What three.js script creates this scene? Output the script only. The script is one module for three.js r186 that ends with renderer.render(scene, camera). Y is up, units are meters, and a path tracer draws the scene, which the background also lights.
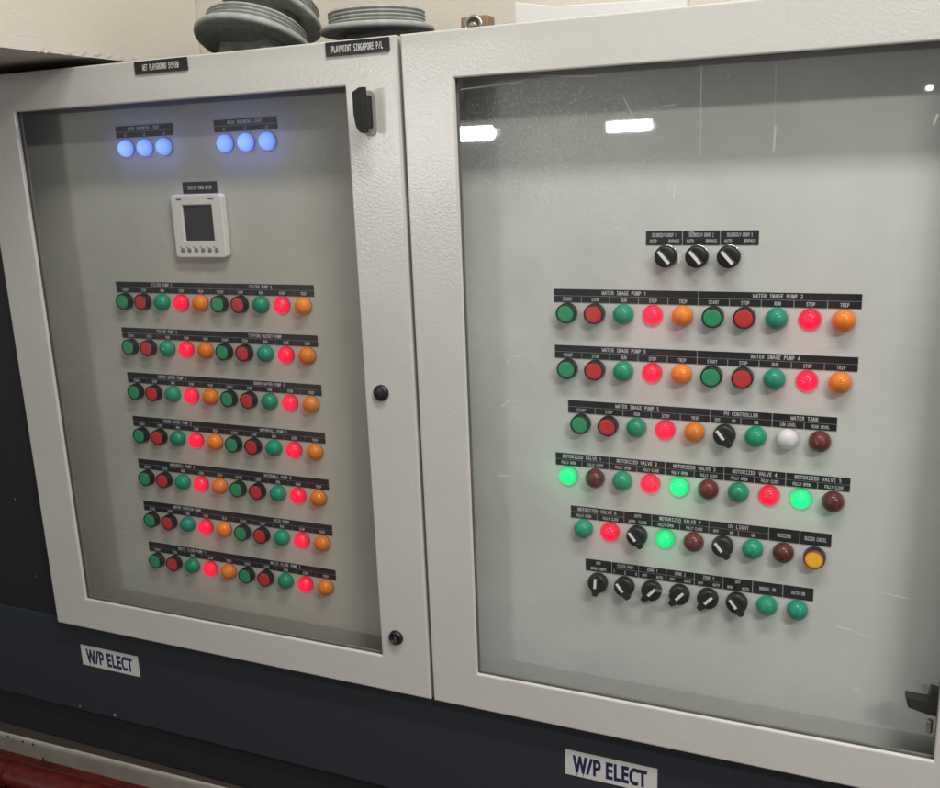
import * as THREE from 'three';
import { RoundedBoxGeometry } from 'three/addons/geometries/RoundedBoxGeometry.js';
import { ImprovedNoise } from 'three/addons/math/ImprovedNoise.js';
import { mergeGeometries } from 'three/addons/utils/BufferGeometryUtils.js';
import { RectAreaLightUniformsLib } from 'three/addons/lights/RectAreaLightUniformsLib.js';

// ---------------------------------------------------------------- camera, light, exposure
const FLOOR = 1.335;                                   // the doors' top edge stands 1.316 m above the floor
const W = (mm) => mm / 1000 + FLOOR;                    // height measured from the doors' top edge, in mm
const scene = new THREE.Scene();
const camera = new THREE.PerspectiveCamera(2 * Math.atan(394 / 942.3) * 180 / Math.PI, 1024 / 858, 0.05, 60);
camera.position.set(0.4788, W(-172.4), 1.1988);
camera.up.set(-0.0604, 0.9708, -0.2322);
camera.lookAt(camera.position.x - 0.390996, camera.position.y - 0.237037, camera.position.z - 0.889346);
scene.add(camera);
const renderer = new THREE.WebGLRenderer({ antialias: true });
renderer.setSize(1024, 858);
renderer.toneMapping = THREE.LinearToneMapping;
renderer.toneMappingExposure = 1;
renderer.shadowMap.enabled = true;
scene.background = new THREE.Color().setRGB(0.17, 0.172, 0.17);   // the dim room around, out of sight
scene.environment = null;
RectAreaLightUniformsLib.init();

const rng = (s => () => ((s = (s * 1664525 + 1013904223) >>> 0) / 4294967296))(20240511);
const noise = new ImprovedNoise();

// ---------------------------------------------------------------- helpers
const used = new Map();
function numbered(name) {
  const n = used.get(name) || 0; used.set(name, n + 1);
  return n ? name + '_' + String(n).padStart(3, '0') : name;
}
function shade(o) { o.traverse((c) => { if (c.isMesh) { c.castShadow = true; c.receiveShadow = true; } }); return o; }
function mesh(name, geo, m, parent, x = 0, y = 0, z = 0, label) {
  const o = new THREE.Mesh(geo, m); o.name = name; o.position.set(x, y, z); o.castShadow = o.receiveShadow = true;
  if (label) o.userData.label = label;
  (parent || scene).add(o); return o;
}
function thing(name, label, category, x, y, z) {
  const g = new THREE.Group(); g.name = numbered(name); g.position.set(x, y, z); g.userData = { label, category }; scene.add(g); return g;
}
function struct(name, geo, m, x = 0, y = 0, z = 0) { const o = mesh(name, geo, m, scene, x, y, z); o.userData.kind = 'structure'; return o; }
const bx = (w, h, d, r = 0.001) => new RoundedBoxGeometry(w, h, d, 2, Math.min(r, w / 2.01, h / 2.01, d / 2.01));
const lathe = (pts, seg = 40) => { const g = new THREE.LatheGeometry(pts.map((p) => new THREE.Vector2(p[0], p[1])), seg); g.rotateX(Math.PI / 2); return g; };   // axis towards +z
function rectShape(x0, y0, x1, y1, r = 0) {
  const s = new THREE.Shape();
  if (!r) { s.moveTo(x0, y0); s.lineTo(x1, y0); s.lineTo(x1, y1); s.lineTo(x0, y1); s.closePath(); return s; }
  s.moveTo(x0 + r, y0); s.lineTo(x1 - r, y0); s.absarc(x1 - r, y0 + r, r, -Math.PI / 2, 0); s.lineTo(x1, y1 - r); s.absarc(x1 - r, y1 - r, r, 0, Math.PI / 2);
  s.lineTo(x0 + r, y1); s.absarc(x0 + r, y1 - r, r, Math.PI / 2, Math.PI); s.lineTo(x0, y0 + r); s.absarc(x0 + r, y0 + r, r, Math.PI, Math.PI * 1.5); return s;
}
function plate(x0, y0, x1, y1, holes, z0, z1, bevel = 0) {   // a sheet in the xy plane from z0 (back) to z1 (front)
  const s = rectShape(x0 + bevel, y0 + bevel, x1 - bevel, y1 - bevel);
  for (const h of holes) s.holes.push(rectShape(h[0] - bevel, h[1] - bevel, h[2] + bevel, h[3] + bevel));
  const g = new THREE.ExtrudeGeometry(s, { depth: z1 - z0 - 2 * bevel, bevelEnabled: bevel > 0, bevelThickness: bevel, bevelSize: bevel, bevelSegments: 3 });
  g.translate(0, 0, z0 + bevel); return g;
}
function dataTexture(n, fn, srgb = false) {
  const a = new Uint8Array(n * n * 4);
  for (let j = 0; j < n; j++) for (let i = 0; i < n; i++) {
    const c = fn(i / n, j / n), k = (j * n + i) * 4;
    if (typeof c === 'number') { a[k] = a[k + 1] = a[k + 2] = Math.max(0, Math.min(255, c * 255)); } else for (let q = 0; q < 3; q++) a[k + q] = Math.max(0, Math.min(255, c[q] * 255));
    a[k + 3] = 255;
  }
  const t = new THREE.DataTexture(a, n, n); t.wrapS = t.wrapT = THREE.RepeatWrapping; t.magFilter = THREE.LinearFilter; t.minFilter = THREE.LinearMipmapLinearFilter; t.generateMipmaps = true;
  if (srgb) t.colorSpace = THREE.SRGBColorSpace;
  t.needsUpdate = true; return t;
}
// tileable noise: p periods across the tile, blended across the seam
function tnoise(u, v, p, z = 0) {
  const f = (a, b) => noise.noise(a * p, b * p, z + p * 0.137);
  return (f(u, v) * (1 - u) * (1 - v) + f(u - 1, v) * u * (1 - v) + f(u, v - 1) * (1 - u) * v + f(u - 1, v - 1) * u * v);
}
const rep = (t, s) => { const c = t.clone(); c.repeat.set(1 / s, 1 / s); c.needsUpdate = true; return c; };

// ---------------------------------------------------------------- materials
const peel = dataTexture(512, (u, v) => { const a = tnoise(u, v, 128, 3), b = tnoise(u, v, 70, 9), c = tnoise(u, v, 210, 5); return 0.5 + 0.42 * (a + 0.7 * b + 0.45 * c); });
const fineBump = dataTexture(256, (u, v) => 0.5 + 0.4 * tnoise(u, v, 90, 2) + 0.3 * tnoise(u, v, 30, 4));
const mottle = dataTexture(256, (u, v) => 0.62 + 0.16 * tnoise(u, v, 6, 1) + 0.12 * tnoise(u, v, 17, 7) + 0.07 * tnoise(u, v, 60, 8));
const tinted = (rgb, amount, seed) => dataTexture(256, (u, v) => { const n = 1 + amount * (0.9 * tnoise(u, v, 4, seed) + 0.6 * tnoise(u, v, 13, seed + 3) + 0.35 * tnoise(u, v, 50, seed + 6)); return rgb.map((c) => c * n); }, true);
const std = (o) => new THREE.MeshStandardMaterial(o);
const phy = (o) => new THREE.MeshPhysicalMaterial(o);
const lin = (r, g, b) => new THREE.Color().setRGB(r, g, b);
const paint = phy({ color: lin(1, 1, 1), map: rep(tinted([0.785, 0.780, 0.762], 0.025, 11), 0.8), roughness: 0.23, bumpMap: rep(peel, 0.25), bumpScale: 0.00027, specularIntensity: 1 });
const panelPaint = std({ color: lin(1, 1, 1), map: rep(tinted([0.785, 0.798, 0.783], 0.06, 21), 0.9), roughness: 0.55, bumpMap: rep(peel, 0.4), bumpScale: 0.0001 });
const darkPaint = std({ color: lin(0.010, 0.011, 0.013), roughness: 0.5, bumpMap: rep(peel, 0.4), bumpScale: 0.0001 });
const plinthPaint = std({ color: lin(0.021, 0.029, 0.038), roughness: 0.5, bumpMap: rep(peel, 0.4), bumpScale: 0.0001 });
const blackPaint = std({ color: lin(0.008, 0.008, 0.009), roughness: 0.7 });
const gasket = std({ color: lin(0.16, 0.16, 0.15), roughness: 0.8 });
const blackPlastic = std({ color: lin(0.011, 0.012, 0.014), roughness: 0.38 });
const blackMatte = std({ color: lin(0.008, 0.009, 0.011), roughness: 0.45, bumpMap: rep(fineBump, 0.03), bumpScale: 0.00008 });
const steel = std({ color: lin(0.55, 0.55, 0.54), roughness: 0.3, metalness: 1 });
const chrome = std({ color: lin(0.7, 0.7, 0.7), roughness: 0.18, metalness: 1 });
const escutcheonPaint = std({ color: lin(0.3, 0.29, 0.26), roughness: 0.6 });
const whitePlastic = std({ color: lin(0.66, 0.66, 0.62), roughness: 0.45, map: rep(mottle, 0.12) });
whitePlastic.map = null;
const lcd = std({ color: lin(0.038, 0.042, 0.042), roughness: 0.2 });
const whiteMark = std({ color: lin(0.8, 0.8, 0.78), roughness: 0.5 });
const pvcGrey = std({ color: lin(1, 1, 1), map: rep(tinted([0.65, 0.66, 0.645], 0.22, 31), 0.1), roughness: 0.5, bumpMap: rep(fineBump, 0.04), bumpScale: 0.0002 });
const wallPaint = std({ color: lin(1, 1, 1), map: rep(tinted([0.865, 0.835, 0.785], 0.018, 41), 0.9), roughness: 0.85, bumpMap: rep(fineBump, 0.15), bumpScale: 0.0006 });
const redFloor = std({ color: lin(1, 1, 1), map: rep(tinted([0.33, 0.085, 0.06], 0.5, 51), 0.5), roughness: 0.3, bumpMap: rep(fineBump, 0.3), bumpScale: 0.001 });
const concrete = std({ color: lin(1, 1, 1), map: rep(tinted([0.64, 0.62, 0.58], 0.14, 61), 0.3), roughness: 0.85, bumpMap: rep(fineBump, 0.08), bumpScale: 0.0006 });

// glass with dust, smears and scratches
function glassMaterial(w, h, marks, seed, grime = []) {
  const S = 1440, T = Math.round(S * h / w), c = document.createElement('canvas'); c.width = S; c.height = T; const g = c.getContext('2d');
  g.fillStyle = '#fefefe'; g.fillRect(0, 0, S, T);
  const r = (s => () => ((s = (s * 1664525 + 1013904223) >>> 0) / 4294967296))(seed);
  for (let i = 0; i < 60; i++) {   // broad faint smears
    const x = r() * S, y = r() * T, a = 60 + r() * 160, gr = g.createRadialGradient(x, y, 0, x, y, a);
    gr.addColorStop(0, 'rgba(225,225,225,0.07)'); gr.addColorStop(1, 'rgba(215,215,215,0)'); g.fillStyle = gr; g.fillRect(x - a, y - a, 2 * a, 2 * a);
  }
  for (const [gx, gy, gr, n, al] of grime) for (let i = 0; i < n; i++) {   // fine dust lying thicker in places
    const a = r() * 6.28, q = gr * Math.sqrt(r()) * (0.6 + 0.4 * r()), d = 0.35 + r() * r() * 1.1; g.fillStyle = `rgba(160,160,160,${al * (0.3 + r())})`;
    g.beginPath(); g.ellipse((gx + q * Math.cos(a)) / w * S, (gy + q * Math.sin(a)) / h * T, d, d * (0.6 + r()), a, 0, 7); g.fill();
  }
  for (let i = 0; i < 420; i++) { g.fillStyle = `rgba(120,120,120,${0.08 + 0.3 * r() * r()})`; const d = 0.7 + r() * 1.4; g.beginPath(); g.ellipse(r() * S, r() * T, d, d * (0.6 + r()), r() * 3, 0, 7); g.fill(); }
  for (let i = 0; i < 9; i++) { g.strokeStyle = `rgba(150,150,150,${0.08 + 0.12 * r()})`; g.lineWidth = 0.8 + r(); const x = r() * S, y = r() * T, a = r() * 3, l = 8 + r() * 22; g.beginPath(); g.moveTo(x, y); g.lineTo(x + l * Math.cos(a), y + l * Math.sin(a)); g.stroke(); }
  for (const [x, y, x2, y2, wd, al] of marks) { g.strokeStyle = `rgba(110,110,110,${al * 0.8})`; g.lineCap = 'round'; g.lineWidth = wd / w * S; g.beginPath(); g.moveTo(x / w * S, y / h * T); g.lineTo(x2 / w * S, y2 / h * T); g.stroke(); }
  const t = new THREE.CanvasTexture(c); t.magFilter = THREE.LinearFilter;
  return phy({ color: lin(0.97, 0.972, 0.968), roughness: 0.02, transmission: 1, transmissionMap: t, thickness: 0, ior: 1.5 });
}

// ---------------------------------------------------------------- setting: floor, kerb, wall, beam
const planeXZ = (x0, z0, x1, z1) => { const g = new THREE.PlaneGeometry(x1 - x0, z1 - z0); g.rotateX(-Math.PI / 2); const p = g.attributes.position, u = g.attributes.uv; g.translate((x0 + x1) / 2, 0, (z0 + z1) / 2); for (let i = 0; i < p.count; i++) u.setXY(i, p.getX(i), p.getZ(i)); return g; };
struct('floor', planeXZ(-4, -0.32, 4, 12), std({ color: lin(1, 1, 1), map: rep(tinted([0.36, 0.35, 0.33], 0.2, 71), 0.8), roughness: 0.6 }));
struct('red_floor_band', planeXZ(-1.69, -0.06, 1.19, 0.42), redFloor, 0, 0.004, 0);
{
  const s = new THREE.Shape();   // plan of the kerb, its front edge a little askew
  const zf = (x) => -0.0087 - 0.0257 * (x + 1);
  s.moveTo(-1.7, 0.3); s.lineTo(-1.7, -zf(-1.7)); s.lineTo(1.2, -zf(1.2)); s.lineTo(1.2, 0.3); s.closePath();
  const g = new THREE.ExtrudeGeometry(s, { depth: 0.039, bevelEnabled: true, bevelThickness: 0.003, bevelSize: 0.003, bevelSegments: 2 });
  g.rotateX(-Math.PI / 2); g.translate(0, 0.003, 0);
  struct('concrete_kerb', g, concrete);
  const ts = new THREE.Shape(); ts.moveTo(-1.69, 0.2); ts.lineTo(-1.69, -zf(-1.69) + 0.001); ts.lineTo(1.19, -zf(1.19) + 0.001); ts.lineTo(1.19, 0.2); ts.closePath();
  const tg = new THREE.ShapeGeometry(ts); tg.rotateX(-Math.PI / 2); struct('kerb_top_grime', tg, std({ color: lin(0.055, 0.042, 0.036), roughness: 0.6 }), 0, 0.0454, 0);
  const hole = new THREE.SphereGeometry(0.0028, 10, 8); hole.scale(1, 1, 0.5);
  const kerb = scene.getObjectByName('concrete_kerb');
  for (const [x, y] of [[-1.062, 0.036], [-1.04, 0.008], [-1.09, 0.037], [-1.13, 0.04]]) mesh('bolt_hole', hole, blackPaint, kerb, x, y, zf(x) + 0.0028);
}
{
  const g = new THREE.PlaneGeometry(6, 3.2, 1, 1); const u = g.attributes.uv; for (let i = 0; i < u.count; i++) u.setXY(i, u.getX(i) * 6, u.getY(i) * 3.2);
  const wall = bx(6, 3.2, 0.1, 0.002); struct('wall', wall, wallPaint, 0, 1.6, -0.352);
  const wu = wall.attributes.uv; for (let i = 0; i < wu.count; i++) wu.setXY(i, wu.getX(i) * 6, wu.getY(i) * 3.2);
}
{
  const p = thing('red_pipe', 'red painted pipe lying on the floor in front of the kerb', 'pipe', -0.6, 0.026, 0.062);
  const red = std({ color: lin(1, 1, 1), map: rep(tinted([0.34, 0.105, 0.08], 0.35, 81), 0.25), roughness: 0.38 });
  const c = new THREE.CylinderGeometry(0.022, 0.022, 2.1, 36, 1); c.rotateZ(Math.PI / 2); mesh('pipe_body', c, red, p); p.rotation.y = 0.0257;
  const k = new THREE.CylinderGeometry(0.0255, 0.0255, 0.34, 36, 1); k.rotateZ(Math.PI / 2);
  mesh('coupling', k, red, p, -0.255); mesh('coupling', k, red, p, -0.61);
}
const beamX = -0.699, beamY = W(15.2);
{
  const b = thing('wall_beam', 'cream plastered beam jutting from the wall above the left end of the cabinet', 'beam', -1.25, beamY, 0.6);
  const w = 2 * (1.25 + beamX), g = new THREE.BoxGeometry(w, 1.0, 1.8, 1, 1, 1);
  const u = g.attributes.uv; for (let i = 0; i < u.count; i++) u.setXY(i, u.getX(i) * 0.8, u.getY(i));
  mesh('plaster_body', g, wallPaint, b, 0, 0.5, 0);
  for (let i = 0; i < 12; i++) {   // flaked plaster along the lower arris
    const f = new THREE.IcosahedronGeometry(0.004 + 0.004 * rng(), 0); f.scale(0.12, 0.25 + 0.3 * rng(), 0.8 + 1.6 * rng()); f.rotateX(rng() - 0.5);
    mesh('plaster_flake', f, wallPaint, b, w / 2, 0.002 + 0.004 * rng(), -0.86 + 0.03 * i + 0.02 * rng());
  }
}

// ---------------------------------------------------------------- the lamps of the room (above and behind the camera)
function batten(label, len, wid, x, y, z, aim, power, glow) {
  const g = thing('ceiling_lamp', label, 'lamp', x, y, z);
  const body = bx(len + 0.04, 0.03, wid * 0.8, 0.004); body.translate(0, 0.03, 0);
  mesh('housing', body, whiteMark, g);
  const dif = new RoundedBoxGeometry(len, 0.03, wid, 3, 0.012);
  mesh('diffuser', dif, std({ color: lin(0.8, 0.8, 0.8), emissive: lin(1, 0.97, 0.91), emissiveIntensity: glow }), g);
  const l = new THREE.RectAreaLight(lin(1, 0.97, 0.92), power, len, wid); l.position.set(0, -0.02, 0); l.rotation.x = -Math.PI / 2; g.add(l);
  if (aim) { g.rotation.order = 'YXZ'; g.rotation.set(-Math.PI / 2, 0, 0); }
  return g;
}
batten('long white ceiling lamp over the cabinet doors', 1.24, 0.17, 0.56, W(1300), 0.72, false, 47, 6);
batten('long white ceiling lamp off to the side, farther from the doors', 1.24, 0.17, 2.1, W(1300), 1.75, false, 96, 6);
function farLamp(label, x0, x1, y, z, t, glow) {
  const g = thing('wall_lamp', label, 'lamp', (x0 + x1) / 2, y, z), len = x1 - x0;
  const cap = new THREE.CapsuleGeometry(t / 2, len - t, 6, 20); cap.rotateZ(Math.PI / 2);
  mesh('tube', cap, std({ color: lin(0.8, 0.8, 0.8), emissive: lin(1, 0.98, 0.95), emissiveIntensity: glow }), g);
  const hb = bx(len + 0.04, t * 0.7, 0.04, 0.004); hb.translate(0, 0, t / 2 + 0.03); mesh('housing', hb, whiteMark, g);
  const l = new THREE.RectAreaLight(lin(1, 0.98, 0.95), glow, len, t); l.position.set(0, 0, -t / 2 - 0.005); g.add(l);   // an area light shines along -z, towards the cabinet
  return g;
}
farLamp('far glowing tube mirrored at the corner of the second pane', -4.5, -2.98, W(110), 7.5, 0.13, 62);
farLamp('far tiny glowing lamp mirrored at the upper corner of the second pane', 0.735, 0.785, W(280), 7.5, 0.035, 24);
farLamp('far short glowing tube mirrored near the middle of the second pane', -1.88, -1.46, W(105), 7.5, 0.1, 26);

// ---------------------------------------------------------------- control cabinet
const PAD = 0.046;
const cab = thing('control_cabinet', 'grey two-door control cabinet with glazed doors, lit buttons and a dark plinth', 'control cabinet', -0.2, PAD, -0.15);
const ox = 0.2, oz = 0.15;                              // children are placed in cabinet space through these
const Y = (mm) => W(mm) - PAD;
const P = new THREE.Group(); // not added: only to keep the maths in one frame
function part(name, geo, m, label, parent = cab) { const o = mesh(name, geo, m, parent, parent === cab ? ox : 0, 0, parent === cab ? oz : 0); if (label) o.userData.label = label; return o; }
// geometries below are written in room x (m), cabinet height Y() and room z
const L = { x0: -0.934, x1: -0.137, g0: -0.852, g1: -0.221 }, R = { x0: -0.1315, x1: 0.665, g0: -0.054, g1: 0.581 };
const GT = -61.5, GB = -938;
// body: a deep dark case with one opening behind each door
part('cabinet_case', plate(-1.45, Y(-1000), 0.75, Y(-4), [[-0.93, Y(-990), -0.165, Y(-30)], [-0.108, Y(-990), 0.655, Y(-30)]], -0.29, -0.024, 0), darkPaint);
part('back_plate', plate(-1.44, Y(-990), 0.74, Y(-10), [], -0.294, -0.2905), blackPaint);
part('plinth', plate(-1.45, Y(-1200), 0.75, Y(-1000.5), [], -0.288, -0.02, 0.0015), plinthPaint, 'dark blue-grey plinth under the doors');
part('toe_kick', (() => { const g = bx(2.1, 0.09, 0.15, 0.002); g.translate(-0.35, 0.0452, -0.106); return g; })(), blackPaint);
for (const [x, y, s] of [[-0.842, -1194, 1.25], [-0.932, -1193, 0.8], [-1.0249, -653, 0.5], [-1.0254, -767.5, 0.6], [-1.0018, -924, 0.5]]) {
  const g = new THREE.SphereGeometry(0.0034 * s, 12, 8); g.scale(1, 1, 0.5); g.translate(x, Y(y), y < -1000 ? -0.0205 : -0.0245); part('screw', g, steel);
}
// mounting panels behind the glass
const oldPanelPaint = panelPaint.clone(); oldPanelPaint.color = lin(0.77, 0.75, 0.68);
const panels = {};
for (const [k, x0, x1] of [['left', -0.931, -0.164], ['right', -0.109, 0.656]])
  panels[k] = part('mounting_panel', plate(x0 + 0.002, Y(-989), x1 - 0.002, Y(-31), [], -0.073, -0.07), k === 'left' ? oldPanelPaint : panelPaint);

// doors
function door(d, label) {
  const g = new THREE.Group(); g.name = 'door'; g.userData.label = label; g.position.set(ox, 0, oz); cab.add(g);
  const front = plate(d.x0, Y(-1000), d.x1, Y(0), [[d.g0, Y(GB), d.g1, Y(GT)]], -0.0066, 0, 0.0028);
  const flange = plate(d.x0 + 0.0005, Y(-999.5), d.x1 - 0.0005, Y(-0.5), [[d.x0 + 0.003, Y(-997), d.x1 - 0.003, Y(-3)]], -0.0205, -0.0055);
  mesh('frame', front, paint, g); mesh('flange', flange, paint, g);
  mesh('gasket', plate(d.g0 - 0.012, Y(GB - 12), d.g1 + 0.012, Y(GT + 12), [[d.g0 + 0.0004, Y(GB + 0.4), d.g1 - 0.0004, Y(GT - 0.4)]], -0.0135, -0.0103), gasket, g);
  return g;
}
const doorL = door(L, 'glazed grey door with a black handle');
const doorR = door(R, 'glazed grey door without a handle on its near stile');
function pane(d, g, marks, seed, grime) {
  const w = d.g1 - d.g0 + 0.016, h = (GT - GB) / 1000 + 0.016;
  const pg = new THREE.PlaneGeometry(w, h); 
  mesh('glass_pane', pg, glassMaterial(w, h, marks, seed, grime), g, (d.g0 + d.g1) / 2, Y((GT + GB) / 2), -0.008);
}
// marks on the panes: [x, y, x2, y2, width, strength] in metres from the pane's upper left corner
pane(L, doorL, [[0.28, 0.20, 0.29, 0.225, 0.0015, 0.4], [0.35, 0.27, 0.36, 0.29, 0.001, 0.35], [0.5, 0.31, 0.49, 0.33, 0.001, 0.3], [0.11, 0.74, 0.14, 0.735, 0.001, 0.3]], 7, [[0.58, 0.1, 0.1, 4500, 0.34], [0.54, 0.22, 0.14, 4000, 0.12], [0.05, 0.75, 0.14, 1200, 0.12], [0.3, 0.86, 0.3, 1500, 0.1], [0.08, 0.1, 0.14, 900, 0.12]]);
pane(R, doorR, [[0.330, 0.012, 0.331, 0.12, 0.0014, 0.22], [0.416, 0.012, 0.417, 0.12, 0.0012, 0.12], [0.418, 0.09, 0.417, 0.118, 0.003, 0.3], [0.59, 0.085, 0.587, 0.095, 0.0025, 0.5], [0.597, 0.098, 0.6, 0.1, 0.002, 0.5],
  [0.655, 0.005, 0.66, 0.025, 0.0015, 0.5], [0.3, 0.155, 0.299, 0.17, 0.0016, 0.5], [0.308, 0.24, 0.307, 0.25, 0.003, 0.45], [0.32, 0.212, 0.325, 0.213, 0.002, 0.5], [0.06, 0.455, 0.07, 0.447, 0.003, 0.5], [0.072, 0.445, 0.08, 0.446, 0.002, 0.5],
  [0.05, 0.56, 0.065, 0.559, 0.003, 0.35], [0.068, 0.385, 0.105, 0.377, 0.0012, 0.4], [0.07, 0.393, 0.072, 0.388, 0.0025, 0.5], [0.17, 0.36, 0.24, 0.357, 0.0012, 0.35], [0.52, 0.72, 0.535, 0.722, 0.002, 0.55], [0.54, 0.725, 0.56, 0.728, 0.0015, 0.5], [0.57, 0.665, 0.6, 0.668, 0.0015, 0.4], [0.545, 0.805, 0.55, 0.805, 0.0045, 0.35], [0.28, 0.705, 0.3, 0.707, 0.004, 0.3],
  [0.48, 0.35, 0.5, 0.348, 0.001, 0.35], [0.12, 0.012, 0.20, 0.018, 0.0012, 0.45], [0.014, 0.022, 0.1, 0.018, 0.0015, 0.5], [0.235, 0.045, 0.25, 0.075, 0.0012, 0.3], [0.27, 0.06, 0.3, 0.058, 0.0012, 0.3], [0.63, 0.03, 0.632, 0.04, 0.002, 0.7], [0.645, 0.035, 0.647, 0.04, 0.002, 0.6]], 19, [[0.1, 0.09, 0.12, 9000, 0.5], [0.2, 0.12, 0.13, 7000, 0.42], [0.06, 0.2, 0.12, 1200, 0.12], [0.35, 0.07, 0.2, 1200, 0.08], [0.3, 0.88, 0.3, 1200, 0.08]]);

// door handle, latch knobs
{
  const h = new THREE.Group(); h.name = 'door_handle'; h.position.set(-0.186, Y(-98), 0); doorL.add(h);
  const es = new THREE.ExtrudeGeometry(rectShape(-0.010, -0.031, 0.010, 0.029, 0.0095), { depth: 0.001, bevelEnabled: true, bevelThickness: 0.0006, bevelSize: 0.0006, bevelSegments: 2 });
  mesh('escutcheon', es, escutcheonPaint, h, 0.002, 0, 0.0006);
  const blk = bx(0.014, 0.043, 0.024, 0.002); mesh('handle_base', blk, blackPlastic, h, 0.001, 0.001, 0.0135);
  const s = new THREE.Shape(); s.moveTo(-0.008, 0.025); s.lineTo(0.003, 0.030); s.lineTo(0.0082, 0.030); s.lineTo(0.0082, -0.027); s.bezierCurveTo(0.004, -0.0285, -0.002, -0.027, -0.0055, -0.017); s.lineTo(-0.008, -0.004); s.closePath();
  const pd = new THREE.ExtrudeGeometry(s, { depth: 0.007, bevelEnabled: true, bevelThickness: 0.0012, bevelSize: 0.0012, bevelSegments: 3 });
  const m = mesh('lever', pd, blackMatte, h, 0.0025, 0.0005, 0.0225);
  m.rotation.y = -0.15;
}
{
  const cap = lathe([[0, 0.0075], [0.006, 0.0073], [0.0095, 0.0062], [0.0118, 0.004], [0.0125, 0.0012], [0.0125, 0]]);
  mesh('hole_plug', cap, blackPlastic, doorL, -0.1925, Y(-499), 0.0002);
  const ring = lathe([[0, 0.003], [0.0065, 0.003], [0.0072, 0.0062], [0.0095, 0.0066], [0.0115, 0.0045], [0.0122, 0.0012], [0.0122, 0]]);
  const lock = mesh('lock', ring, blackPlastic, doorL, -0.1925, Y(-900), 0.0002);
  mesh('key_slot', bx(0.0026, 0.0085, 0.002, 0.0008), std({ color: lin(0.12, 0.12, 0.13), roughness: 0.4 }), lock, 0, 0, 0.004);
}
// black latch inside the right-hand door
{
  const s = new THREE.Shape(); s.moveTo(-0.026, 0.007); s.lineTo(0.0, 0.006); s.lineTo(0.003, 0.022); s.lineTo(0.034, 0.018); s.lineTo(0.034, -0.014); s.lineTo(0.0, -0.011); s.lineTo(-0.022, -0.006); s.closePath();
  const g = new THREE.ExtrudeGeometry(s, { depth: 0.014, bevelEnabled: true, bevelThickness: 0.0015, bevelSize: 0.0015, bevelSegments: 2 });
  const m = mesh('inner_latch', g, blackPlastic, doorR, 0.571, Y(-873), -0.036); m.userData.label = 'black latch seen through the glass';
  mesh('latch_rod', bx(0.008, 0.02, 0.008, 0.003), steel, doorR, 0.575, Y(-906), -0.03);
}

// ---------------------------------------------------------------- lettering: one sheet of plates
const ATLAS = 2048, PX = 5, sheet = document.createElement('canvas'); sheet.width = sheet.height = ATLAS;
const sg = sheet.getContext('2d'); sg.fillStyle = '#15161a'; sg.fillRect(0, 0, ATLAS, ATLAS);
const sheetTexture = new THREE.CanvasTexture(sheet); sheetTexture.colorSpace = THREE.SRGBColorSpace; sheetTexture.magFilter = THREE.LinearFilter; sheetTexture.anisotropy = 8;
const cells = new Map(); let cx = 2, cy = 2, rowH = 0;
// lines: [text, centre x (0..1), centre y (0..1), cap height in mm, squeeze]
function cell(key, w, h, bg, fg, lines, font = 'monospace', px = PX) {
  if (cells.has(key)) return cells.get(key);
  const pw = Math.ceil(w * px), ph = Math.ceil(h * px);
  if (cx + pw + 4 > ATLAS) { cx = 2; cy += rowH + 4; rowH = 0; }
  if (cy + ph > ATLAS) throw new Error('lettering sheet is full');
  sg.fillStyle = bg; sg.fillRect(cx - 1, cy - 1, pw + 2, ph + 2);
  sg.fillStyle = fg; sg.textAlign = 'center'; sg.textBaseline = 'middle';
  for (const [t, x, y, cap, sq] of lines) { sg.save(); sg.translate(cx + x * pw, cy + y * ph); sg.scale(sq || 0.8, 1); sg.font = `${font.startsWith('bold') ? 'bold ' : ''}${cap * px / 0.72}px ${font.replace('bold ', '')}`; sg.fillText(t, 0, 0); sg.lineWidth = (font === 'sans-serif' ? 0.13 : 0.06) * cap * px; sg.strokeStyle = fg; sg.strokeText(t, 0, 0); sg.restore(); }
  const c = [cx / ATLAS, 1 - (cy + ph) / ATLAS, (cx + pw) / ATLAS, 1 - cy / ATLAS]; cells.set(key, c);
  cx += pw + 4; rowH = Math.max(rowH, ph); return c;
}
const engraved = std({ map: sheetTexture, roughness: 0.42 });
function plateGeo(w, h, d, c) {   // a thin plate; its front shows one cell of the sheet, its sides the plate's own colour
  const g = new THREE.BoxGeometry(w, h, d), u = g.attributes.uv, n = g.attributes.normal;
  for (let i = 0; i < u.count; i++) n.getZ(i) > 0.5 ? u.setXY(i, c[0] + u.getX(i) * (c[2] - c[0]), c[1] + u.getY(i) * (c[3] - c[1])) : u.setXY(i, c[0] + 0.0006, c[1] + 0.0006);
  return g;
}
const geoCache = new Map();
const DARK = '#15161b', INK = '#c4c7ca';
function legend(x0, x1, y1, h, lines, label, d = 0.7) {   // room mm; y1 is the upper edge
  const w = x1 - x0 - 1.0, key = lines.map((l) => l.join()).join('|') + w.toFixed(1) + h;
  let g = geoCache.get(key);
  if (!g) { g = plateGeo(w / 1000, (h - 0.9) / 1000, d / 1000, cell(key, w, h - 0.9, DARK, INK, lines)); geoCache.set(key, g); }
  return mesh('legend_plate', g, engraved, cab, ox + (x0 + x1) / 2000, Y(y1 - h / 2), oz - 0.07 + d / 2000 + 0.0001, label);
}
const one = (t, cap = 4.6, sq = 0.72) => [[t, 0.5, 0.52, cap, sq]];
const title = (t) => one(t, 5.2, 0.8);

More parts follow.
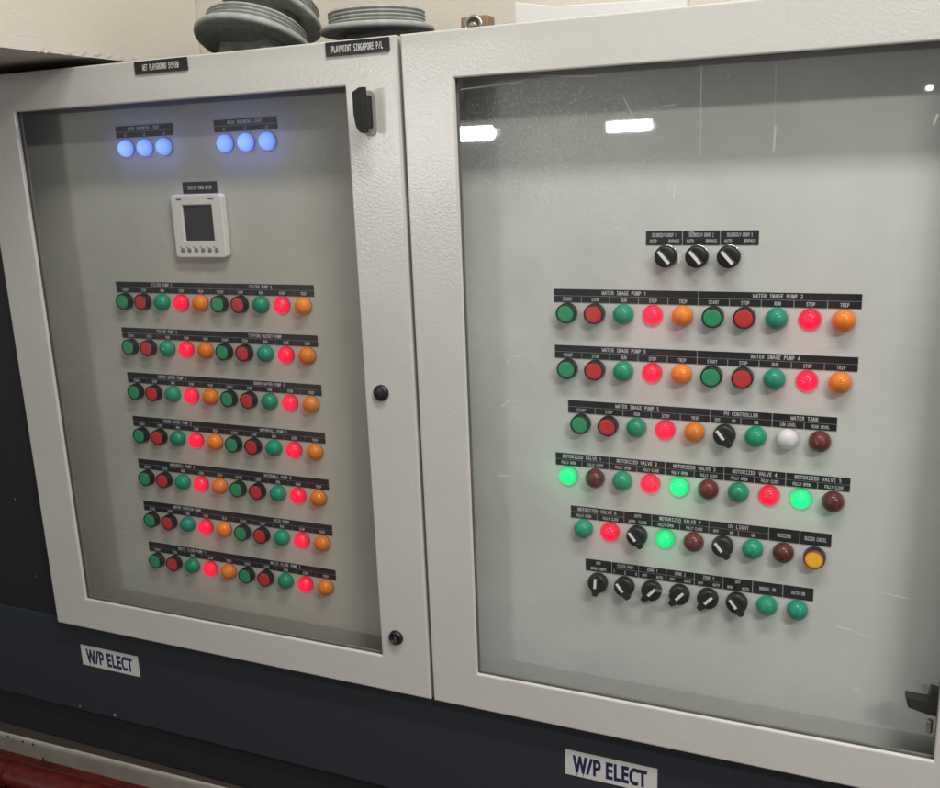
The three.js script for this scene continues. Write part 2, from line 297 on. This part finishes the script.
// ---------------------------------------------------------------- buttons, lamps, switches
const facet = (() => { const t = dataTexture(64, (u, v) => 0.5 + 0.25 * Math.sin(u * Math.PI * 2) * Math.sin(v * Math.PI * 2)); return t; })();
const facetR = facet.clone(); facetR.repeat.set(30, 9); facetR.needsUpdate = true;
const lensGlow = dataTexture(64, (u, v) => Math.min(1, 1.02 - 0.8 * Math.pow(Math.min(1, v), 1.8))); lensGlow.wrapT = THREE.ClampToEdgeWrapping;
const lensMat = (c, e, k = 1, rough = 0.34) => phy({ color: lin(...c), roughness: rough, specularIntensity: 0.6, clearcoat: 0.4, clearcoatRoughness: 0.1, bumpMap: facetR, bumpScale: 0.0007, emissive: e ? lin(...e) : lin(0, 0, 0), emissiveIntensity: e ? k : 0, emissiveMap: e ? lensGlow : null });
const LENS = {
  green: lensMat([0.001, 0.30, 0.17]), red: lensMat([0.3, 0.002, 0.01], [1.0, 0.006, 0.052], 1.15), amber: lensMat([0.88, 0.235, 0.015]), darkred: lensMat([0.12, 0.018, 0.015]),
  litgreen: lensMat([0.0, 0.25, 0.1], [0.012, 1.0, 0.27], 1.05), white: lensMat([0.72, 0.71, 0.76]), blue: lensMat([0.03, 0.06, 0.4], [0.27, 0.47, 1.3], 1.2), 
};
const tones = [[1, 1, 1], [0.82, 0.86, 0.8], [1.08, 1.02, 0.96], [0.92, 0.94, 1.1]];
const LENSES = Object.fromEntries(Object.entries(LENS).map(([k, m]) => [k, tones.map((t) => { const c = m.clone(); c.color.multiply(lin(...t)); c.roughness = m.roughness * (0.8 + 0.4 * rng()); if (m.emissiveMap) c.emissiveIntensity = m.emissiveIntensity * (0.9 + 0.25 * rng()); return c; })]));
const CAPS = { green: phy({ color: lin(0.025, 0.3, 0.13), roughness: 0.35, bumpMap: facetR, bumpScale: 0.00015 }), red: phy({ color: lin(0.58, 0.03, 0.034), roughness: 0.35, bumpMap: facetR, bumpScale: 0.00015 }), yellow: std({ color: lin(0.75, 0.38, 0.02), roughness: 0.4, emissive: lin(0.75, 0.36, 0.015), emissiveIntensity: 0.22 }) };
const GLOW = { red: [[1, 0.04, 0.1], 0.0011], litgreen: [[0.03, 1, 0.4], 0.0018], blue: [[0.14, 0.22, 1], 0.0024] };
const bezelGeo = lathe([[0, 0.0022], [0.0136, 0.0022], [0.0140, 0.0018], [0.0140, 0]]);
const lensGeo = lathe([[0.0001, 0.0175], [0.003, 0.0173], [0.0062, 0.0162], [0.0092, 0.0142], [0.0119, 0.0113], [0.0135, 0.0078], [0.0142, 0.0045], [0.0142, 0.0015]], 44);
const collarGeo = lathe([[0.0123, 0.0105], [0.0125, 0.0126], [0.0133, 0.0128], [0.0139, 0.0118], [0.0141, 0.009], [0.0145, 0.001], [0.0145, 0]], 44);
const capGeo = lathe([[0.0001, 0.0122], [0.0092, 0.0124], [0.0119, 0.0119], [0.0123, 0.0106], [0.0123, 0.002]], 40);
const pz = oz - 0.07;
function indicator(x, y, kind, label) {
  const b = mesh('indicator_lamp', bezelGeo, blackPlastic, cab, ox + x / 1000, Y(y), pz + 0.0001, label);
  const l = mesh('lens', lensGeo, LENSES[kind][Math.floor(rng() * 4)], b);
  b.rotation.set((rng() - 0.5) * 0.05, (rng() - 0.5) * 0.05, rng() * 6.28);
  if (GLOW[kind]) { const p = new THREE.PointLight(lin(...GLOW[kind][0]), GLOW[kind][1], 0.6, 2); p.position.set(0, 0, 0.0125); p.shadow.radius = 0.3; l.add(p); }
  return b;
}
function button(x, y, kind, label) {
  const b = mesh('push_button', collarGeo, blackPlastic, cab, ox + x / 1000, Y(y), pz + 0.0001, label);
  mesh('button_cap', capGeo, CAPS[kind], b); b.rotation.set((rng() - 0.5) * 0.04, (rng() - 0.5) * 0.04, rng() * 6.28); return b;
}
const knobGeo = lathe([[0.0001, 0.0125], [0.0105, 0.0125], [0.0125, 0.0118], [0.0142, 0.0105], [0.0148, 0.008], [0.0148, 0]], 44);
const gripGeo = (() => {
  const s = new THREE.Shape(); s.moveTo(-0.0042, 0.0125); s.quadraticCurveTo(0, 0.0145, 0.0042, 0.0125); s.lineTo(0.0046, -0.010); s.lineTo(0.0027, -0.0155); s.lineTo(-0.0027, -0.0155); s.lineTo(-0.0046, -0.010); s.closePath();
  return new THREE.ExtrudeGeometry(s, { depth: 0.0075, bevelEnabled: true, bevelThickness: 0.0008, bevelSize: 0.0006, bevelSegments: 2 });
})();
const markGeo = (() => { const g = bx(0.0040, 0.0155, 0.0006, 0.0002); g.translate(-0.0003, 0.0052, 0.0212); return g; })();
const shortGrip = (() => { const g = bx(0.0085, 0.0255, 0.0075, 0.0012); g.translate(0, 0, 0.0162); return g; })();
const longMark = (() => { const g = bx(0.0042, 0.0215, 0.0006, 0.0002); g.translate(0, 0, 0.0202); return g; })();
const ringGeo = new THREE.TorusGeometry(0.0146, 0.0009, 8, 44);
function selector(x, y, deg, label, round = false) {
  const k = mesh('selector_switch', knobGeo, blackMatte, cab, ox + x / 1000, Y(y), pz + 0.0001, label);
  const t = deg * Math.PI / 180;
  if (round) { const g = mesh('grip', shortGrip, blackMatte, k); g.rotation.z = t; const m = mesh('pointer_mark', longMark, whiteMark, k); m.rotation.z = t; const r = mesh('chrome_ring', ringGeo, chrome, k, 0, 0, 0.0015); }
  else { const g = mesh('grip', gripGeo, blackMatte, k, 0, 0, 0.0118); g.rotation.z = t; const m = mesh('pointer_mark', markGeo, whiteMark, k); m.rotation.z = t; }
  return k;
}

// --- left panel: seven rows of two pump groups
const ord = ['top', 'second', 'third', 'fourth', 'fifth', 'sixth', 'bottom'];
const leftTitles = [['FILTER PUMP 1', 'FILTER PUMP 2'], ['FILTER PUMP 3', 'TIPPING BUCKET PUMP'], ['UNDER WATER PUMP 1', 'UNDER WATER PUMP 2'], ['UNDER WATER PUMP 3', 'WATERFALL PUMP 1'], ['WATERFALL PUMP 2', 'WATERFALL PUMP 3'], ['WATER CURTAIN PUMP', 'ACID PUMP'], ['MULTI SLIDE PUMP 1', 'MULTI SLIDE PUMP 2']];
const TAGS = ['START', 'STOP', 'RUN', 'STOP', 'TRIP'];
function pumpGroup(x0, pitch, top, name, row) {
  legend(x0, x0 + 5 * pitch, top, 9.9, title(name));
  TAGS.forEach((t, i) => {
    const x = x0 + (i + 0.5) * pitch, y = top - 34;
    legend(x0 + i * pitch, x0 + (i + 1) * pitch, top - 9.9, 9.6, one(t));
    const tail = ` of ${row}`;
    if (i === 0) button(x, y, 'green', 'green start button' + tail);
    if (i === 1) button(x, y, 'red', 'red stop button' + tail);
    if (i === 2) indicator(x, y, 'green', 'unlit green run lamp' + tail);
    if (i === 3) indicator(x, y, 'red', 'glowing red stop lamp' + tail);
    if (i === 4) indicator(x, y, 'amber', 'unlit orange trip lamp' + tail);
  });
}
leftTitles.forEach((pair, r) => pair.forEach((t, k) => pumpGroup(-748.5 + k * 203.4, 40.68, -348.7 - r * 81.17, t, `${k ? 'second' : 'first'} pump in the ${ord[r]} row behind the left glass`)));
[[-707, 'first'], [-505.3, 'second']].forEach(([x0, which]) => {
  legend(x0, x0 + 120, -90, 9.9, title('MAIN INCOMING LIGHT'));
  ['L1', 'L2', 'L3'].forEach((t, i) => { legend(x0 + i * 40, x0 + i * 40 + 40, -99.9, 9.6, one(t)); indicator(x0 + i * 40 + 22, -126.5, 'blue', `glowing blue lamp ${['first', 'second', 'third'][i]} in the ${which} set of three`); });
});
legend(-580, -510, -183.5, 19.5, [['DIGITAL POWER METER', 0.5, 0.5, 5.4, 0.56]], 'black plate above the power meter');
{
  const m = new THREE.Group(); m.name = 'power_meter'; m.position.set(ox - 0.5465, Y(-254.8), pz); m.userData.label = 'white square power meter with a dark screen'; cab.add(m);
  const fr = rectShape(-0.049, -0.049, 0.049, 0.049, 0.004); fr.holes.push(rectShape(-0.032, -0.026, 0.032, 0.036, 0.001));
  mesh('meter_face', new THREE.ExtrudeGeometry(fr, { depth: 0.0085, bevelEnabled: true, bevelThickness: 0.0022, bevelSize: 0.0022, bevelSegments: 3 }), whitePlastic, m, 0, 0, 0.0022);
  mesh('meter_body', bx(0.094, 0.094, 0.004, 0.001), std({ color: lin(0.03, 0.03, 0.03), roughness: 0.6 }), m, 0, 0, 0.0022);
  mesh('screen', bx(0.068, 0.066, 0.003, 0.0008), lcd, m, 0, 0.005, 0.0075);
  const key = new THREE.BufferGeometry().copy(lathe([[0.0001, 0.0012], [0.0034, 0.0010], [0.0042, 0]], 20)), ink = std({ color: lin(0.09, 0.09, 0.09), roughness: 0.5 });
  for (let i = 0; i < 6; i++) { mesh('meter_key', key, std({ color: lin(0.2, 0.2, 0.195), roughness: 0.5 }), m, -0.036 + i * 0.0138, -0.0385, 0.0129); const s = mesh('key_mark', bx(0.0035, 0.0012, 0.0004, 0.0001), ink, m, -0.0405 + i * 0.0138, -0.0335, 0.0131); s.rotation.z = -0.5; }
  mesh('maker_mark', bx(0.010, 0.0024, 0.0004, 0.0001), ink, m, -0.034, 0.0435, 0.0131); mesh('model_mark', bx(0.011, 0.0016, 0.0004, 0.0001), ink, m, 0.03, 0.0435, 0.0131);
}
// --- right panel
const RP = 40.5;
[0, 1, 2].forEach((i) => {
  legend(188 + i * 49, 237 + i * 49, -268, 19.6, [[`SOLENOID/V GROUP ${i + 1}`, 0.5, 0.3, 4.8, 0.45], ['AUTO', 0.2, 0.74, 4.8, 0.6], ['BYPASS', 0.78, 0.74, 4.8, 0.6]]);
  selector(216 + i * 41, -302, 42, `black selector with white bar, ${['first', 'second', 'third'][i]} of the three at the top`, true);
});
[['WATER IMAGE PUMP 1', 'WATER IMAGE PUMP 2'], ['WATER IMAGE PUMP 3', 'WATER IMAGE PUMP 4']].forEach((pair, r) => pair.forEach((t, k) => pumpGroup(56.8 + k * 202.6, 40.52, -347.9 - 80.6 * r, t, t.toLowerCase())));
{ // third row
  const x0 = 75.7, t = -509.1; pumpGroup(x0, 40.6, t, 'WATER IMAGE PUMP 5', 'water image pump 5');
  const X = (i) => x0 + i * 40.6;
  legend(X(5), X(7), t, 9.9, title('PH CONTROLLER')); legend(X(7), X(9), t, 9.9, title('WATER TANK'));
  legend(X(5), X(6), t - 9.9, 9.6, [['OFF', 0.24, 0.52, 4.4, 0.68], ['ON', 0.78, 0.52, 4.4, 0.68]]); legend(X(6), X(7), t - 9.9, 9.6, one('ON')); legend(X(7), X(8), t - 9.9, 9.6, one('LOW LEVEL', 4.4, 0.62)); legend(X(8), X(9), t - 9.9, 9.6, one('HIGH LEVEL', 4.4, 0.62));
  selector(X(5.5), t - 34.5, 38, 'black selector of the ph controller'); indicator(X(6.5), t - 34, 'green', 'unlit green lamp of the ph controller'); indicator(X(7.5), t - 34, 'white', 'white low level lamp of the water tank'); indicator(X(8.5), t - 34, 'darkred', 'dark red high level lamp of the water tank');
}
function valve(x0, t, n, lit) {
  const p = 40.55; legend(x0, x0 + 2 * p, t, 9.9, title(`MOTORIZED VALVE ${n}`));
  legend(x0, x0 + p, t - 9.9, 9.6, one('FULLY OPEN', 4.4, 0.62)); legend(x0 + p, x0 + 2 * p, t - 9.9, 9.6, one('FULLY CLOSE', 4.4, 0.58));
  indicator(x0 + p / 2, t - 34, lit ? 'litgreen' : 'green', `${lit ? 'glowing' : 'unlit'} green open lamp of motorized valve ${n}`);
  indicator(x0 + p * 1.5, t - 34, lit ? 'darkred' : 'red', `${lit ? 'unlit dark' : 'glowing'} red close lamp of motorized valve ${n}`);
}
[true, false, true, false, true].forEach((lit, i) => valve(55.6 + i * 81.2, -590.3, i + 1, lit));
{ // fifth row
  const x0 = 77.9, t = -671, X = (i) => x0 + i * RP;
  valve(x0, t, 6, false); legend(X(2), X(3), t, 19.5, [['AUTO', 0.5, 0.28, 4.4, 0.68], ['OPEN  CLOSE', 0.5, 0.76, 4.4, 0.66]]); selector(X(2.5), t - 34.5, 38, 'black auto selector between motorized valves 6 and 7');
  valve(X(3), t, 7, true);
  legend(X(5), X(7), t, 9.9, title('UV LIGHT')); legend(X(5), X(6), t - 9.9, 9.6, [['OFF', 0.24, 0.52, 4.4, 0.68], ['ON', 0.78, 0.52, 4.4, 0.68]]); legend(X(6), X(7), t - 9.9, 9.6, one('ON'));
  selector(X(5.5), t - 34.5, 38, 'black selector of the uv light'); indicator(X(6.5), t - 34, 'green', 'unlit green lamp of the uv light');
  legend(X(7), X(8), t, 19.5, one('BUZZER', 5.2, 0.7)); legend(X(8), X(9), t, 19.5, one('BUZZER CANCEL', 5.2, 0.5));
  const bz = indicator(X(7.5), t - 34, 'darkred', 'dark red buzzer with a crossed face');
  const rib = bx(0.0032, 0.016, 0.0022, 0.0008);
  for (const a of [0.25, -1.05]) { const r = mesh('buzzer_rib', rib, LENS.darkred, bz, 0, 0, 0.0168); r.rotation.z = a; }
  const yb = button(X(8.5), t - 35, 'yellow', 'yellow buzzer cancel button');
  mesh('inner_ring', new THREE.TorusGeometry(0.0122, 0.0008, 8, 44), std({ color: lin(0.35, 0.02, 0.02), roughness: 0.4 }), yb, 0, 0, 0.0128);
}
{ // sixth row
  const x0 = 100.1, t = -753, p = 40.42, X = (i) => x0 + i * p;
  legend(X(0), X(1), t, 19.5, [['OFF', 0.5, 0.28, 4.4, 0.68], ['MANUAL REMOTE', 0.5, 0.76, 4.4, 0.5]]);
  legend(X(1), X(2), t, 9.9, one('FILTER PUMP', 4.6, 0.58)); legend(X(1), X(2), t - 9.9, 9.6, one('1     2     3'));
  [1, 2, 3].forEach((n) => { legend(X(n + 1), X(n + 2), t, 9.9, one(`ZONE ${n}`, 4.6, 0.7)); legend(X(n + 1), X(n + 2), t - 9.9, 9.6, [['OFF', 0.22, 0.52, 4.4, 0.68], ['AUTO', 0.77, 0.52, 4.4, 0.66]]); });
  legend(X(5), X(6), t, 19.5, [['OFF', 0.5, 0.28, 4.4, 0.68], ['MAN', 0.23, 0.76, 4.4, 0.66], ['AUTO', 0.77, 0.76, 4.4, 0.66]]);
  legend(X(6), X(7), t, 19.5, one('MANUAL ON', 5, 0.58)); legend(X(7), X(8), t, 19.5, one('AUTO ON', 5, 0.62));
  [['manual and remote', -4], ['filter pump', 36], ['zone 1', -42], ['zone 2', -42], ['zone 3', -42], ['last in the bottom row', 36]].forEach(([n, a], i) => selector(X(i + 0.5), t - 35, a, `black selector, ${n}`));
  indicator(X(6.5), t - 34, 'green', 'unlit green manual lamp in the bottom row'); indicator(X(7.5), t - 34, 'green', 'unlit green auto lamp in the bottom row');
}
// --- plates on the left door, stickers on the plinth
for (const [x0, x1, y1, t, sq] of [[-587.5, -487.5, -2, 'WET PLAYGROUND SYSTEM', 0.62], [-246.5, -147, -2, 'PLAYPOINT SINGAPORE P/L', 0.66]]) {
  const w = x1 - x0, h = 18.4; mesh('name_plate', plateGeo(w / 1000, h / 1000, 0.0022, cell(t, w, h, '#101114', '#dcdcd8', [[t, 0.5, 0.52, 8.4, sq * 0.76]], 'monospace', 7)), engraved, doorL, (x0 + x1) / 2000, Y(y1 - h / 2), 0.0013);
}
for (const [x0, y1] of [[-904.5, -1051], [80, -1050.3]])
  mesh('sticker', plateGeo(0.1425, 0.043, 0.0008, cell('W/P ELECT', 142.5, 43, '#cdcdca', '#1d2350', [['W/P ELECT', 0.49, 0.51, 26, 0.66]], 'sans-serif', 6)), engraved, cab, ox + (x0 + 71.2) / 1000, Y(y1 - 21.5), oz - 0.0194);
sheetTexture.needsUpdate = true;

// ---------------------------------------------------------------- things on top of the cabinet
function makePlug(name, label, x, y, z) {   // grey screw plug: flange, threaded collar on its far side, grip block on its near side
  const g = thing(name, label, 'pipe plug', x, y, z);
  const up = (pts, n = 64) => new THREE.LatheGeometry(pts.map((p) => new THREE.Vector2(p[0], p[1])), n);
  mesh('flange', up([[0.0001, -0.001], [0.062, -0.001], [0.066, -0.004], [0.092, -0.005], [0.0965, -0.0035], [0.098, 0], [0.098, 0.0035], [0.096, 0.006], [0.083, 0.007], [0.0001, 0.007]]), pvcGrey, g);
  const th = [[0.0815, 0.0065]]; for (let i = 0; i < 4; i++) { const b = 0.008 + i * 0.0058; th.push([0.0795, b], [0.0805, b + 0.001], [0.0832, b + 0.0025], [0.0832, b + 0.0035], [0.0805, b + 0.005]); }
  th.push([0.0795, 0.0325], [0.077, 0.033], [0.074, 0.031], [0.073, 0.008]);
  mesh('threaded_collar', up(th), pvcGrey, g);
  const s = new THREE.Shape(); s.moveTo(-0.052, -0.013); s.lineTo(-0.018, -0.011); s.quadraticCurveTo(0, -0.009, 0.014, -0.016); s.absarc(0.034, 0, 0.022, -2.2, 2.2); s.quadraticCurveTo(0, 0.009, -0.018, 0.011); s.lineTo(-0.052, 0.013); s.closePath();
  const gg = new THREE.ExtrudeGeometry(s, { depth: 0.026, bevelEnabled: true, bevelThickness: 0.002, bevelSize: 0.002, bevelSegments: 3 }); gg.rotateX(Math.PI / 2); gg.translate(0, -0.003, 0);
  mesh('grip_block', gg, pvcGrey, g);
  return g;
}
const top0 = W(-4);
const flat = makePlug('pipe_plug', 'grey threaded pipe plug lying level beside the gap between the doors', -0.246, top0 + 0.0325, -0.152); flat.scale.setScalar(0.89);
{
  const a = flat.clone(); a.name = numbered('pipe_plug'); a.userData = { label: 'grey threaded pipe plug tilted forward, its broad flange facing out', category: 'pipe plug' }; scene.add(a);
  a.position.set(-0.458, top0 + 0.029, -0.13); a.rotation.set(-0.36, 0.12, -0.035); a.scale.setScalar(0.96);
  const b = flat.clone(); b.name = numbered('pipe_plug'); b.userData = { label: 'grey pipe plug leaning on the back of the tilted one, mostly hidden', category: 'pipe plug' }; scene.add(b);
  b.position.set(-0.455, top0 + 0.083, -0.18); b.rotation.set(-0.42, 0.2, -0.2);
}
{
  const c = thing('pipe_clamp', 'small brown clamp block with a metal ring on the cabinet top', 'clamp', -0.1, top0, -0.2);
  const wood = std({ color: lin(0.3, 0.19, 0.11), roughness: 0.7 });
  mesh('clamp_block', bx(0.044, 0.046, 0.03, 0.003), wood, c, 0, 0.0233, 0);
  const r = new THREE.TorusGeometry(0.0125, 0.003, 12, 32); mesh('metal_ring', r, steel, c, 0, 0.032, 0.0165);
  const bolt = lathe([[0.0001, 0.006], [0.004, 0.006], [0.005, 0.004], [0.005, 0]], 12); mesh('bolt', bolt, steel, c, 0, 0.032, 0.0151);
}
{
  const s = new THREE.Shape(); s.moveTo(0, 0); s.lineTo(0.26, 0); s.lineTo(0.26, 0.048); s.lineTo(0.06, 0.056); s.lineTo(0, 0.067); s.closePath();
  const g = new THREE.ExtrudeGeometry(s, { depth: 0.02, bevelEnabled: true, bevelThickness: 0.001, bevelSize: 0.001, bevelSegments: 2 });
  const c = thing('white_board', 'white foam board offcut lying on the cabinet top behind the right door', 'board', -0.057, top0 + 0.001, -0.27);
  mesh('board_sheet', g, std({ color: lin(0.82, 0.82, 0.8), roughness: 0.7 }), c);
}
shade(scene);
renderer.render(scene, camera);
